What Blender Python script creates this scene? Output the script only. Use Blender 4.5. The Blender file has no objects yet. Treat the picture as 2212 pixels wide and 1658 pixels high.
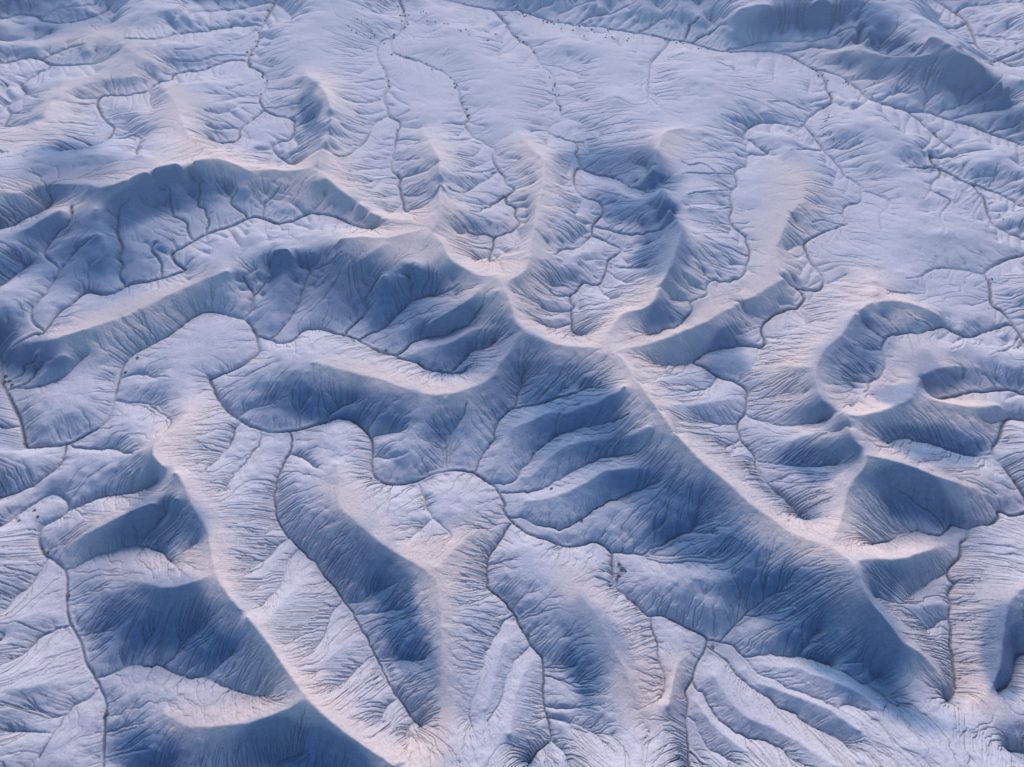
import bpy, math, random
import numpy as np
rng = np.random.default_rng(7)
random.seed(7)
SC = bpy.context.scene
# ---------------------------------------------------------------- camera
CAM_H, PITCH, HFOV = 100.0, math.radians(46.0), math.radians(70.0)
cam = bpy.data.objects.new('camera', bpy.data.cameras.new('camera'))
SC.collection.objects.link(cam)
cam.location = (0, 0, CAM_H)
cam.rotation_euler = (math.pi/2 - PITCH, 0, 0)
cam.data.sensor_width = 36.0
cam.data.angle = HFOV
cam.data.clip_start, cam.data.clip_end = 0.5, 20000.0
SC.camera = cam
# ---------------------------------------------------------------- sky and sun
SUN_EL, SUN_AZ = math.radians(27.0), math.radians(2.0)     # azimuth clockwise from +Y (the view direction)
world = bpy.data.worlds.new('World'); SC.world = world; world.use_nodes = True
wn = world.node_tree.nodes; wl = world.node_tree.links
sky = wn.new('ShaderNodeTexSky'); sky.sky_type = 'NISHITA'; sky.sun_disc = False
sky.sun_elevation = SUN_EL; sky.sun_rotation = SUN_AZ
sky.air_density, sky.dust_density, sky.ozone_density = 1.4, 0.3, 3.0
bg = wn['Background']; bg.inputs['Strength'].default_value = 0.135
tint = wn.new('ShaderNodeVectorMath'); tint.operation = 'MULTIPLY'; tint.inputs[1].default_value = (0.72, 1.06, 1.30)   # deep blue of the hour
wl.new(sky.outputs['Color'], tint.inputs[0]); wl.new(tint.outputs[0], bg.inputs['Color'])
sl = bpy.data.lights.new('sun', 'SUN'); sl.energy = 5.0; sl.angle = math.radians(30.0); sl.color = (1.0, 0.80, 0.67)
so = bpy.data.objects.new('sun', sl); SC.collection.objects.link(so)
so.rotation_euler = (math.pi/2 - SUN_EL, 0, math.pi - SUN_AZ)
SC.view_settings.view_transform = 'Standard'; SC.view_settings.look = 'None'
SC.view_settings.gamma = 1.0; SC.view_settings.exposure = 0.34
SC.cycles.max_bounces = 4; SC.cycles.diffuse_bounces = 3
SC.cycles.volume_bounces = 0
HAZE = 0.0003

TRACE = '''
c 0 0 A1 -60,640 0,740 15,880 60,980 130,1130 160,1280 200,1298 400,1272 520,1220 640,1150 690,1060 720,950 760,800 800,740 870,690 950,650 1080,580 1160,510 1250,458 1350,452 1450,480 1520,495 1570,550 1600,610 1605,690 1570,750 1500,790 1400,830 1310,870 1330,930 1360,1000 1420,1070 1500,1130 1560,1160 1640,1185 B1 180,1198 300,1190 420,1170 540,1135 620,1115 690,1125 750,1165 800,1215 825,1280 818,1400 830,1460 880,1505 960,1528 1060,1510 1150,1480 1230,1450 1330,1435 1440,1445 C1 -10,1470 80,1530 120,1580 150,1640 C2 150,60 180,110 240,170 310,215 400,240 490,275 560,288 640,275 710,258 770,285 815,330 822,420 835,530 900,590 970,650 1040,715 1120,715 1200,745 1280,790 1370,830 1410,865 1395,940 1345,1020 1320,1110 1275,1190 1290,1260 1280,1380 1290,1500 1300,1700
c 1 B1 115,600 240,640 330,620 400,560 480,552 560,580 640,600 700,610 780,650 860,690 960,725 1040,755 1110,770 1150,810 1230,830 1320,830 1400,835
c 2 B1 640,600 700,530 775,455 775,400 800,340 850,260 900,180
c 2 B1 740,620 800,580 890,555 960,490 1040,410 1070,375 1062,320 1090,240 1080,170 1110,100
c 2 B1 1070,375 1140,355 1240,335 1330,300 1400,270
c 2 B1 960,725 1020,680 1060,645 1150,610 1240,600 1330,565 1400,545 1440,500 1500,420 1540,350
c 2 B1 1310,830 1380,760 1440,700 1520,670 1600,630 C1 60,620 130,600
c 2 B1 28,494 60,430 85,350 140,300 160,250 230,215 280,150
c 2 B1 85,350 40,260 10,200
c 2 B1 180,625 230,570 290,510 340,450 380,360 400,280 435,210 520,150 610,100 690,55
c 2 B1 435,210 420,140 400,70
c 1 B1 310,1190 325,1260 310,1330 260,1420 230,1500 215,1580 210,1650 B2 225,110 260,170 310,230 370,300 430,360 480,400 510,450 590,540 640,620 700,690 740,770 790,860 830,950 870,1010 900,1080 930,1150 980,1220 1040,1300 1080,1370 1130,1410
c 3 B1 310,1330 390,1355 450,1400 520,1450
c 3 B2 300,235 240,275 190,340 100,400 0,430
c 3 B2 370,300 310,370 280,430 260,520 190,600 60,720
c 3 B2 640,620 580,690 540,790 500,880 390,970
c 3 B2 830,965 760,1020 690,1090 560,1200
c 3 B2 660,635 760,620 850,560 960,500
c 3 B2 720,710 900,690 1050,660
c 3 B2 870,1000 1050,990 1200,990
c 3 B2 1080,1370 1040,1440 1060,1500
c 3 B2 980,1220 900,1300 860,1400
c 2 A1 1620,1200 1610,1260 1560,1330 1500,1420 1420,1510 1380,1600
c 2 A1 1480,1150 1450,1200 1425,1290 1350,1380 1240,1440
c 2 A1 710,1000 810,1010 900,1010 960,1050 1050,1120 1040,1180 970,1250
c 2 A1 750,860 850,835 950,850 1080,860
c 2 A1 430,1270 500,1295 600,1300 680,1295 780,1330 860,1330
c 2 B1 1290,1430 1290,1340 1310,1230 1350,1160 1400,1060 1410,990
c 2 C1 -30,1445 0,1370 60,1290 100,1250 100,1190 130,1110 220,1045 330,1035 410,1018 480,990 560,970 660,940 780,915 860,890
c 2 C1 220,1045 235,970 260,880 290,800 310,740
c 3 C1 600,960 640,890 680,830
c 2 C1 80,1515 200,1510 250,1450 310,1390 340,1330 400,1280 480,1215 560,1190 680,1165 800,1140 900,1100 1000,1065
c 2 C1 120,1578 270,1575 400,1545 490,1490 570,1440 690,1390 760,1355 850,1345 970,1330 1060,1300
c 2 C2 180,100 250,105 340,155 430,165 490,178 560,155 630,115 690,70 760,30 C1 870,1600 970,1560 1090,1510 1200,1470
c 2 C2 815,325 940,325 1010,335 1080,295 1150,265 1210,225 1300,205 1420,210 1550,200
c 3 C2 945,325 1000,260 1070,190 1150,120 1200,40
c 3 C2 1300,200 1350,140 1360,60 1400,0
c 3 C2 1010,338 1080,360 1200,370 1300,355 1450,365 1600,320
c 2 C2 1410,868 1500,880 1570,900 1640,970 D2 0,960 60,955 180,970 260,965 390,1000 500,1050 590,1110 680,1160 780,1230 860,1280 980,1290
c 3 D2 500,1050 560,1010 700,990
c 3 D2 680,1150 740,1100 850,1050
c 3 D2 270,960 330,850 420,780
c 3 C2 1500,870 1570,800 1650,710 D2 20,640 80,590 180,560 260,510 350,480
c 3 D2 -70,712 0,720 60,710 180,690 300,640
c 2 C2 1405,900 1480,960 1560,1020 1600,1080 1658,1140 D2 0,1185 60,1220 150,1290 240,1330 280,1370 430,1450 520,1500 620,1590 700,1658
c 3 C2 1640,970 D2 0,1085 80,1100 160,1150 330,1220 480,1280 560,1330 680,1420 760,1480 900,1560
c 3 D2 500,1290 570,1270 680,1310 780,1370
c 2 C2 1320,1120 1350,1180 1395,1210 1420,1270 1470,1340 1550,1410 1658,1470 D2 0,1480 60,1500 150,1550 220,1610 300,1650 380,1700
c 2 C2 1285,1340 1340,1380 1370,1450 1420,1530 1480,1570 1570,1620 1640,1658
c 2 C2 1300,1560 1350,1600 1400,1658
c 2 C2 1060,720 1070,800 1100,900 1110,980 1130,1060 1150,1110 1140,1200 1100,1260
c 1 C2 190,145 150,200 90,300 45,370 38,440 55,540 120,600 180,670 230,750 290,850 350,940 390,1000 392,1200 410,1310 430,1400 435,1490 370,1550 300,1640
c 3 C2 435,1490 490,1540 540,1610 560,1658
c 3 C2 430,1350 500,1360 560,1390 640,1410 700,1450 800,1490 880,1530
c 3 C2 400,1090 500,1110 600,1160 760,1160
c 3 C2 400,1040 520,1040 650,1010
c 3 C2 400,1275 500,1290 650,1290 800,1330
c 3 C2 190,720 140,760 100,840 60,920 30,980 10,1060 B2 1500,1080 1470,1180 1445,1260 1430,1350 1440,1460 1420,1540
c 3 C2 310,900 270,950 210,1000 190,1060 150,1140 120,1260 50,1370 20,1470
c 3 C2 435,1510 420,1580 415,1658
c 3 B1 1100,1505 1130,1580 1155,1650 B2 1165,60 1200,110 1190,180 1180,260
c 3 B2 1200,110 1100,200 1000,300
c 3 B2 1200,110 1280,180 1340,240
c 3 B1 545,1120 570,1080 640,1030 700,1010 780,970
c 3 B1 370,1165 375,1100 410,1050 430,1000
c 3 B1 -5,1100 50,1060 150,1030 250,1000 340,920
c 3 B1 830,1225 900,1205 1000,1190 1080,1150
c 3 B1 825,1350 940,1360 1010,1340 1090,1320
c 1 A1 410,1272 400,1340 370,1400 290,1470 200,1530 110,1570 0,1600 -60,1620
c 2 A1 60,930 120,920 240,910 330,880 410,840 500,750 580,690
c 2 A1 60,925 170,880 260,790 360,720 430,680
c 2 A1 30,890 140,830 160,770 260,700
c 3 A1 110,1160 50,1175 0,1190
c 0 0.5 A2 -60,190 0,165 60,130 150,60 230,5 320,-40 400,-10 428,40 380,100 300,140 250,180 245,250 270,330 330,370 400,430 415,500 415,650 440,770 500,880 530,1000 590,1100 620,1160 660,1270 650,1400 640,1700
c 2 A2 410,430 480,405 560,365 620,330 740,310 850,280 930,290 1000,330 1060,370 1100,410 1150,445
c 3 A2 850,280 920,210 1000,120 1080,40
c 3 A2 1090,385 1150,320 1260,240
c 2 A2 425,60 500,40 A1 540,1650 620,1610 740,1580 860,1570 960,1530 1050,1480
c 2 A2 590,1100 700,1075 780,1040 850,1022 920,1035 1000,1025 1080,1065 1180,1095 1270,1105 1400,1160 1500,1190 1600,1215 B2 160,1220 280,1215
c 3 A2 850,1020 880,930 960,820 1000,760
c 3 A2 1000,1030 1080,980 1120,910 1190,830 1300,750
c 3 A2 1280,1100 1370,1020 1500,900
c 3 A2 500,840 600,820 680,800 750,760
c 3 A2 420,625 500,600 620,560
c 2 A2 435,775 370,800 280,840 200,900 120,960 0,1030
c 2 A2 285,385 240,450 190,530 110,580 60,640 0,720
c 2 A2 600,1170 560,1220 470,1270 410,1340 330,1450 280,1530 210,1640
c 3 A2 410,1330 330,1345 230,1300 90,1260
c 3 A2 330,1450 200,1440 0,1430
c 3 A2 650,1450 820,1400 950,1370
c 3 A2 650,1600 800,1570 1000,1530
c 0 3 A1 60,660 200,590 250,590 300,540 370,450 450,400 510,340 560,325 640,340 710,335 790,285 900,265 1020,235 1110,205 1150,190 1080,130 1070,90 1130,50 A0 1200,1500 1290,1455 1400,1420 1480,1390 1540,1360 1620,1355 B0 230,1390 330,1375 380,1350 440,1330 590,1345 640,1370 740,1410 860,1435
c 2 A1 770,290 745,210 765,150 740,120 760,60 A0 745,1510 720,1440 735,1380 740,1300 790,1240 830,1170
c 2 A1 1000,235 1000,140 950,80 A0 950,1520 1000,1480
c 2 A0 1200,1500 1170,1440 1150,1380 1080,1340 1060,1270 1050,1200 1060,1130
c 2 A0 1280,1455 1300,1380 1270,1310 1230,1280 1240,1210 1240,1150 1290,1080
c 2 A0 1540,1360 1490,1310 1435,1270 1470,1200 1490,1140
c 2 B0 135,1355 150,1280 210,1220 270,1130
c 2 A1 280,570 215,520 195,440 280,340 350,220 335,150 270,90 A0 290,1540 350,1450 440,1380 450,1300 490,1220
c 2 A1 350,220 440,110 A0 560,1480 640,1420
c 0 5 A0 -60,1455 0,1435 60,1420 160,1360 270,1310 340,1260
c 0 4 A1 -60,340 0,295 100,210 190,150
c 0 -1 B0 1180,-30 1280,0 1500,50 C0 160,65 230,68 330,95 450,135 600,158 740,172 900,198 1050,215 1180,245 1300,265 1420,300 1520,322 D0 0,320 90,325 200,350 340,425 480,460 570,510 640,560 690,610 800,655 930,690 1060,700 1160,735 1220,755 1300,775 1400,810 1470,840 1560,870 1700,930
c 1 D0 930,690 1000,745 1060,800 1150,880 1240,950 1200,980 1120,985 1065,970 1090,1020 1140,1050 1200,1085 1300,1130 1400,1160 1500,1200 1600,1260 1700,1320
c 1 D0 1330,1140 1380,1200 1420,1260 1435,1340 1480,1400 1560,1450 1700,1510
c 2 D0 1130,1045 1140,1090 1090,1150 1100,1190 1200,1240 1190,1290 1140,1340 1160,1450 1110,1490
c 2 D0 1110,1045 1000,1040 900,1050
c 1 C0 80,60 150,130 200,210 260,265 320,300 350,350 370,400 430,450 460,520 475,620 500,690 500,745 440,790 430,830 480,860 560,880 600,890 612,930 590,960 620,1040 590,1070 590,1150 630,1220 730,1250 770,1290 765,1340 710,1400 705,1460 760,1490 820,1520 880,1560 C1 800,130 780,190 770,230 740,275 680,270 640,270 600,310 560,350 560,400 580,420 560,440 565,490 575,560 600,590
c 3 C1 735,285 760,330 820,370 900,390
c 3 C1 560,350 470,345 400,300
c 3 C1 575,440 500,450 420,445 340,390
c 3 C1 565,520 480,555 400,540 300,480
c 3 C1 600,590 660,630
c 3 C1 790,140 880,170 1000,180 1080,165
c 3 C1 790,190 860,250 980,290
c 2 C0 705,1462 650,1500 610,1540 500,1560 440,1600
c 3 C0 615,1540 610,1600
c 2 C0 620,1050 720,1080 860,1120 940,1165 1060,1200 1130,1195
c 2 C0 380,400 480,410 600,455 700,480
c 2 C0 710,1410 800,1430 900,1460 1050,1450 1180,1410
c 2 C0 600,890 680,870 760,860
c 3 C0 430,830 380,815 280,830
c 3 C0 600,1150 720,1180 860,1220 1000,1240
c 1 B0 980,-30 1010,60 1030,130 990,200 950,240 880,255 850,330 870,400 905,460 925,550 890,610 915,680 920,720 995,765 975,840 965,920 950,960 940,1040 960,1080 1000,1110 990,1160 1000,1220 1020,1300 1060,1340
c 1 B0 940,250 940,310 1000,350 1090,375 1180,410 1260,450 1330,510 1360,590 1390,680 1420,740 1400,780 1450,850 1520,890 1580,930 1570,990 C0 110,1050 150,1100 160,1140 210,1185 165,1220 170,1270 220,1300 215,1350 240,1400 190,1440 90,1480 80,1540 60,1600 65,1650
c 2 C0 100,1480 40,1460 -80,1440 -120,1380
c 3 C1 65,60 0,60 -60,40
c 2 B0 1610,1060 1520,1120 1420,1190 1340,1190 1260,1150
c 2 B0 1640,1220 1600,1260 1480,1310 1400,1310
c 2 B0 920,720 850,760 800,830 740,910 640,970 560,980
c 3 B0 800,830 720,835 640,800 600,760
c 3 B0 740,910 680,905 600,880
c 3 B0 940,1040 830,1050 700,1050 620,1020
c 3 B0 1000,1110 910,1110 780,1140 680,1110 600,1070
c 3 B0 900,1110 860,1140 820,1170 740,1180
c 3 B0 900,610 800,640 700,640 600,600
c 3 B0 905,490 750,515 620,520
c 3 B0 960,1000 1060,1000 1150,985
c 3 B0 1000,1110 1100,1080 1200,1060
c 3 B0 1000,1210 1100,1220 1200,1180
c 3 B0 1060,1300 1130,1300 1180,1285
c 3 B0 1520,900 1440,970 1300,960
c 3 B0 1400,780 1300,770 1220,780
c 3 B0 970,880 1050,870 1150,890
c 3 B0 1450,860 1350,870 1270,850
c 3 B0 1600,1050 1450,1080 1300,1060
c 1 B0 240,-40 220,0 180,80 130,170 110,260 60,350 60,410 120,440 165,500 150,560 120,610 150,680 230,720 330,745 340,790 320,860 230,890 205,940 270,990 310,1020 350,1060
c 3 B0 205,940 180,1000 150,1040
c 3 B0 340,790 420,770 480,740
c 3 B0 270,990 350,950 440,920
c 3 B0 160,550 300,560 420,550
c 3 B0 140,670 300,660 430,640
c 1 A0 1640,680 1590,720 1500,800 1480,870 1400,890 1300,880
c 3 A0 1480,800 1330,800 1250,760
c 3 A0 1620,640 1500,650 1400,700 1300,700 1200,660
c 3 A0 1610,600 1500,600 1350,640 1250,650
c 3 A0 1640,480 1500,530 1350,560
c 1 A0 1560,400 1480,380 1350,400 1250,440 1140,450 1070,470 1060,500 980,520 900,570 800,590 640,600 600,640 620,700 660,760 710,810 650,885 590,925 530,985 480,1020
c 3 A0 650,885 760,860 870,855 850,940 870,1000 960,1000
c 3 A0 660,745 740,720 800,710 880,690
c 3 A0 590,925 500,880 420,830
c 3 A0 530,985 430,970 350,920
c 3 A0 660,760 560,780 400,770 330,740
c 3 A0 600,640 520,650 450,630
c 3 A0 1560,350 1400,340 1200,380 1000,350
c 3 A0 1600,190 1500,240 1200,300 1000,310
c 0 2 A0 -60,410 0,400 120,375 200,360 260,372 320,400 420,408 600,400
c 1 A0 310,400 300,430 230,460 150,520 140,545 160,580 130,620 40,660 60,700 40,760 0,830
c 2 A0 260,370 330,340 450,300 560,260
c 3 A0 600,400 680,360 760,300
c 3 A0 150,580 220,610 310,620
c 3 A0 60,700 130,710 230,690
c 3 A0 40,790 130,800 200,760
c 0 1 A0 -60,230 0,255 50,280 160,280 240,250 320,210
c 0 1 A0 -60,150 0,125 120,95 230,105 270,145 400,150 600,100 700,40
c 2 A0 250,110 340,60 500,40 640,0
c 2 A0 1620,160 1450,170 1240,200 1100,215 900,240 700,240
c 2 A0 1720,20 1400,70 1200,75 1020,90
c 2 C0 1180,245 1140,310 1090,350 1055,410 1050,500 1050,620 1080,680 1150,720
c 3 C0 1050,640 950,650 850,610 780,590
c 1 D0 340,425 420,490 440,560 460,640 400,680 330,720 300,780 370,870 430,950 510,1040 560,1100 620,1140 655,1190 640,1260 560,1280 530,1330 540,1400 400,1450 310,1500 300,1560 340,1640 D1 400,230 405,290 370,320 240,300 290,360 250,420 170,440 60,500 25,570 45,640 30,670 -5,670 C1 1610,660 1480,680 1400,710 1330,765 1400,800 1470,850 1600,895 1650,940 1650,1060 1600,1150 1620,1240 1700,1340 D1 0,1430 60,1520 150,1600 210,1658 D2 250,90 300,150
c 3 C1 1330,765 1220,785 1100,780 1040,740
c 3 C1 1470,860 1430,920 1320,945 1230,970
c 3 C1 1600,1150 1500,1150 1400,1130 1300,1100
c 3 C1 1620,1240 1560,1280 1450,1270
c 3 C1 1650,1080 D1 0,1120 150,1160 300,1150 430,1130 520,1090
c 3 C1 1690,1330 D1 0,1370 100,1390 300,1410 450,1405 600,1380
c 2 D0 300,780 150,775 0,780 C0 1658,815 1645,860 1700,900 D0 0,925 60,960 20,980 -60,970 C0 1650,1030 1580,1080 1600,1140 1565,1200 1565,1290 1555,1380 1620,1450 C1 1650,0 1675,100 1650,185 1600,250 1500,265 1450,250 1400,310 1400,350 1310,390 1310,450 1240,540 1150,560 1080,590 940,610 860,640
c 3 C0 1580,1085 1450,1085 1300,1080 1200,1090
c 3 C0 1470,1070 1400,1020 1300,1020 1200,980
c 3 C0 1650,780 1550,740 1460,690
c 3 C0 1640,875 1500,865 1400,830 1300,800
c 3 C1 1450,250 1400,220 1360,130 1300,80
c 3 C1 1390,310 1300,270 1240,220
c 3 C1 1310,385 1230,380 1150,360
c 3 C0 1650,1590 1580,1560 1450,1500 1350,1440
c 3 C0 1560,1290 1430,1305 1300,1280 1250,1270
c 3 C0 1570,1180 1350,1200 1250,1230
c 3 D0 655,1190 800,1240 820,1290 770,1340 780,1500
c 3 D0 440,930 600,915 700,860
c 3 D0 390,940 270,935 180,920
c 3 D0 340,710 240,660 160,630 0,620
c 3 D0 300,770 120,700 0,690
c 3 D0 530,1330 430,1330 340,1290
c 3 D0 545,1410 400,1370 310,1400
c 0 2.5 D1 1720,90 1560,120 1420,200 1450,280 1460,400 1530,450 1600,540 1700,680
c 2 D1 1420,210 1370,210 1200,180 1100,180 1020,230 940,245 880,220
c 3 D1 1030,230 1040,330 900,330 750,310
c 2 D1 1590,530 1500,555 1400,580 1320,605 1230,580 1150,550 1080,560 1000,585 930,580 830,600 790,640 780,710 805,770 770,840 690,890 690,930 630,975 570,1010
c 3 D1 1090,545 1050,510 980,490 900,430
c 3 D1 890,580 830,510 750,440
c 3 D1 790,610 700,550 640,500
c 3 D1 780,690 680,680 560,640
c 3 D1 690,890 600,880 500,830
c 3 D1 940,590 960,660 1000,740
c 3 D1 1250,580 1285,640 1180,700
c 3 D1 1630,600 1580,670 1460,710 1400,700
c 0 3.5 D1 1740,1010 1658,970 1600,940 1500,935 1400,945 1330,945 1250,965 1130,990 1060,985
c 3 D1 1490,925 1440,860 1380,810
c 0 3 D1 1740,1150 1658,1130 1550,1115 1500,1230 1465,1330 1540,1420 1620,1530 1680,1640 D2 1690,60 1590,95 1500,65 1495,110 1440,150 1370,155 1310,185 1310,240 1265,270 1260,350 1190,430 1190,490 1220,520 1185,580 1200,650 1185,720 1205,800 1200,900 1215,1000 1225,1090 1230,1180
c 3 D1 1550,1115 1440,1140 1360,1090
c 2 D1 1465,1330 1400,1345 1280,1340 1150,1290 1000,1250 880,1240 810,1270 760,1300
c 2 D2 1310,185 1210,150 1170,190 1130,215 1000,195 880,215 780,265 640,300
c 3 D2 1170,190 1100,90 990,10 D1 880,1560 800,1480
c 3 D2 930,195 860,130 800,60
c 3 D2 1190,450 1100,475 1040,530 940,590 880,590
c 3 D2 1195,740 1130,745 1080,785 1000,800
c 3 D2 1230,1190 1190,1240 1120,1260
c 0 5 D2 1740,930 1658,950 1610,970 1590,1060 1560,1140 1480,1190
c 0 5 D2 1740,1590 1658,1570 1600,1560 1530,1560
c 0 2 D0 1040,-40 1100,0 1200,60 1290,130 1340,210 1370,290 1450,350 1550,400 1700,470
c 2 D0 1300,150 1230,180 1150,180 1050,150
c 2 D0 1350,270 1260,265 1200,230
c 2 D0 1500,380 1400,380 1310,340
c 2 D0 1620,440 1500,450 1420,400
c 2 D0 1230,80 1300,50 1500,20 1700,-10
c 2 D0 1350,215 1550,240 1700,240
c 2 D0 1480,370 1560,350 1700,290
c 2 C0 600,155 680,120 820,90 900,40 1000,10
c 2 C0 980,205 1080,155 1150,100 1180,40
c 2 C0 1270,260 1300,190 1310,150 1380,70
c 2 C0 1310,265 1450,190 1550,120
c 2 C0 470,135 490,90 600,40 740,0
c 2 D0 -200,320 0,262 150,262 330,255 440,225 540,180 700,152
c 3 D0 440,215 480,120 500,50
c 3 D0 220,255 230,190 260,120
c 2 D0 30,318 180,318 330,308 480,312 620,308 760,340 860,357 1000,367 1090,350
c 3 D0 640,315 680,290 760,260 850,200
c 3 D0 800,350 850,310 1000,250
c 3 D0 740,630 870,580 960,570 1060,530
c 3 D0 1040,695 1040,650 1100,590 1170,560
c 3 D0 1120,715 1240,660 1310,640 1380,590 1550,500
c 3 D0 1200,750 1300,715 1500,680 1658,640
c 3 D0 1440,825 1550,790 1658,760
c 3 D0 1240,960 1400,940 1500,930
c 0 0.3 A2 -80,1900 500,1940 1100,1990 1700,2080 B2 500,2150 1100,2250
c 2 A2 1150,1995 1250,1850 B2 0,1780 100,1720 220,1640 330,1590 460,1520
c 2 A2 600,1950 760,1800 900,1720 1100,1680
c 2 B2 100,2090 300,1900 560,1780 760,1700
r 1.0>1.5 A0 500,1130 600,1155 700,1135 850,1080 1000,1030 1180,1000 1340,990 1480,1040 1560,1075 B0 80,1072 200,1070 330,1080 460,1050 520,1090 620,1180 720,1250 820,1330 900,1370 1000,1375 1130,1390 1200,1450 1260,1530 B1 1280,90 1330,150 1420,195 1500,225 1590,235 C1 160,320 200,420 220,500 265,560 350,605 450,650 560,680 680,688 780,690 850,720 900,760 960,850 1040,960 1120,1070 1210,1200 1300,1300 1400,1400 1520,1500 1658,1630 D2 0,60 100,130 200,210 320,260 440,290 520,340 600,390 650,480 700,600 760,690 840,800 900,880 1000,940 1060,1000 1130,1090 1190,1190 1250,1250 1340,1240 1430,1190 1500,1060 1530,850 1560,650 1658,540 1720,480
r 1.0 B0 1130,1390 1030,1430 900,1470 740,1470 560,1480 400,1500 200,1550 80,1600 A1 1500,150 1350,220 1150,320 950,410 750,490 600,530 400,580 250,615 100,620 0,605
r 1.8 B0 460,1050 490,940 540,850 570,750 560,650 520,540 430,440 380,350
r 1.5 B0 1150,1380 1230,1300 1240,1150 1240,1000 1220,930 1160,820 1140,740
r 1.3 C1 100,235 180,200 280,150 310,60 C0 310,1500 340,1400 350,1280 380,1180 400,1000 380,950 300,870 245,780
r 1.25 C1 780,690 800,580 850,500 910,450 1050,400 1110,310 1160,210 1200,120 C0 1240,1480 1250,1400 1190,1320 1150,1240 1120,1130 1080,1050 1090,940 1130,860 1160,790 1300,720 1370,685
r 0.9 C1 850,720 950,690 1100,650 1250,600 1400,530 1500,460 1600,400 D1 -20,350 100,280 180,230 140,170 110,60 D0 140,1480 180,1400 240,1280 300,1220 300,1080 240,1000 180,920
r 1.2 D1 520,1070 440,1020 390,960 360,850 380,750 430,670 520,590 590,480 650,430 720,390 900,370 1100,390 1300,450
r 1.15 D1 520,1070 600,1085 700,1070 850,1030 950,990 990,900 1080,820 1250,780 1500,800
r 1.2 D1 540,1085 560,1160 600,1250 670,1330 660,1420 590,1510 540,1600 D2 520,50 490,170 460,250 440,290
r 1.2 D1 670,1330 800,1350 950,1400 1150,1480 1350,1530 1500,1560
r 0.9 D1 950,990 1100,1030 1300,1050 1500,1040
r 0.9 D1 360,840 250,810 130,770 60,745
r 0.8 D1 720,390 720,290 680,240 600,150
r 1.2 D2 620,400 750,380 900,370 1050,310 1180,250
r 1.0>1.15 A1 1250,950 1150,1100 950,1280 1000,1400 1100,1450 1160,1560 A2 1200,40 1280,160 1310,280 1330,420 1400,560 1500,680 B2 100,790 200,920 300,1070 420,1230 550,1360 700,1480 850,1580 960,1650 1100,1700
r 0.9 A2 1330,470 1200,510 1050,550 900,510 700,470
r 0.9 B2 400,1250 300,1320 100,1390 A2 1450,1400 1200,1400 1000,1300
r 0.8 A2 1100,0 900,40 600,180 350,310
r 0.9 B1 600,1400 620,1520 B2 620,30 700,120 850,250 1000,350 1150,430 1220,500 1240,620 1255,800 1255,1000 1250,1200 1240,1400 1200,1560 1100,1700
r 0.8 B2 1220,440 1300,350 1400,250 1500,180 1600,140
r 0.8 C2 560,400 600,560 680,650 760,780 830,920 900,1040 960,1200 1010,1350 1050,1440
r 0.8 C2 1160,1300 1190,1150 1230,1020 1290,960
r 0.8 B1 450,760 560,790 700,830 900,880 1100,950 1250,970 1400,950 1560,880 C1 120,800 200,700 265,570
r 0.9 B1 1590,235 1450,340 1330,420 1150,520 1000,610
r 0.8 B1 900,20 750,100 600,200 500,330
r 1.3 D0 -200,70 0,30 150,50 300,10 420,-20 540,0 620,70 720,120 830,125 920,130 1020,180 1110,215 1200,270 1260,320 1350,360 1450,450 1560,530 1658,600 1720,640
r 0.7 D0 1240,335 1130,385 1000,405 850,398 700,366 620,335 480,335 330,325
r 0.7 A0 0,960 150,830 280,700 350,610 450,550 600,510 750,490 900,460 960,400 850,350 780,290 650,220 550,180 350,160 200,150
r 0.9 A0 990,530 1080,620 1120,720 1150,790 1200,870 1340,970
r 1.25 A0 500,1130 300,1150 100,1200 0,1180 -60,1190
r 0.9 A0 100,1440 200,1400 330,1330 450,1260 500,1150
r 0.9 A0 0,310 200,290 350,250 450,200 550,180
s 0.50 D2 40,1020 250,1050 450,1110 620,1190 760,1290
s 0.50 D2 0,1140 160,1190 350,1260 520,1340 640,1430
s 0.50 C2 1450,1080 1550,1240 1650,1340 D2 60,1400 250,1500 400,1590 500,1650
s 0.50 C2 1340,1240 1430,1370 1530,1470 1640,1540 D2 60,1590
s 0.45 C1 900,900 800,960 650,1020 480,1070 330,1110 220,1170 130,1300 60,1430
s 0.45 C1 1060,1130 880,1190 720,1220 560,1270 420,1370 320,1460 200,1490
s 0.45 C1 1080,1370 900,1400 760,1450 600,1540 450,1600 280,1620
s 0.45 B1 1580,520 1450,600 1300,650 1150,680 1060,725
s 0.32 A0 1110,1230 1180,1330 1230,1400 1250,1440
s 0.32 A0 930,1230 1000,1350 1060,1450
s 0.32 A0 595,1290 640,1500 A1 560,130 540,260
s 0.5 B1 360,60 330,150 280,260 230,400 200,520
s 0.5 B1 560,250 560,400 600,500
s 0.5 B1 900,200 880,330 840,450 800,540
s 0.28 B0 560,830 660,850 730,870
s 0.28 B0 570,930 650,935 720,930
s 0.28 B0 1240,1030 1120,1040 1010,1050
s 0.28 B0 1240,1120 1120,1140 1020,1160
s 0.28 B0 1240,1230 1140,1250 1050,1260
s 0.28 B0 1260,1100 1400,1120 1530,1075
s 0.28 B0 1260,1220 1400,1250 1550,1210
s 0.28 C0 1120,1260 1000,1300 860,1310 770,1330
s 0.28 C0 1080,1010 900,1020 720,1030
s 0.28 C0 1120,1130 1300,1140 1450,1130 1560,1140
s 0.28 C0 1180,1270 1300,1240 1450,1240
s 0.28 C0 1250,1370 1400,1370 1550,1360
s 0.5 C1 1210,130 1290,200 1380,270
s 0.5 C1 1110,310 1220,320 1320,350
s 0.5 C1 200,330 330,345 450,370 550,390
s 0.5 C1 240,440 380,490 540,490
s 0.5 C1 960,830 1100,850 1250,850 1420,850
s 0.5 C1 1120,1040 1280,1030 1450,1000 1580,980
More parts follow.
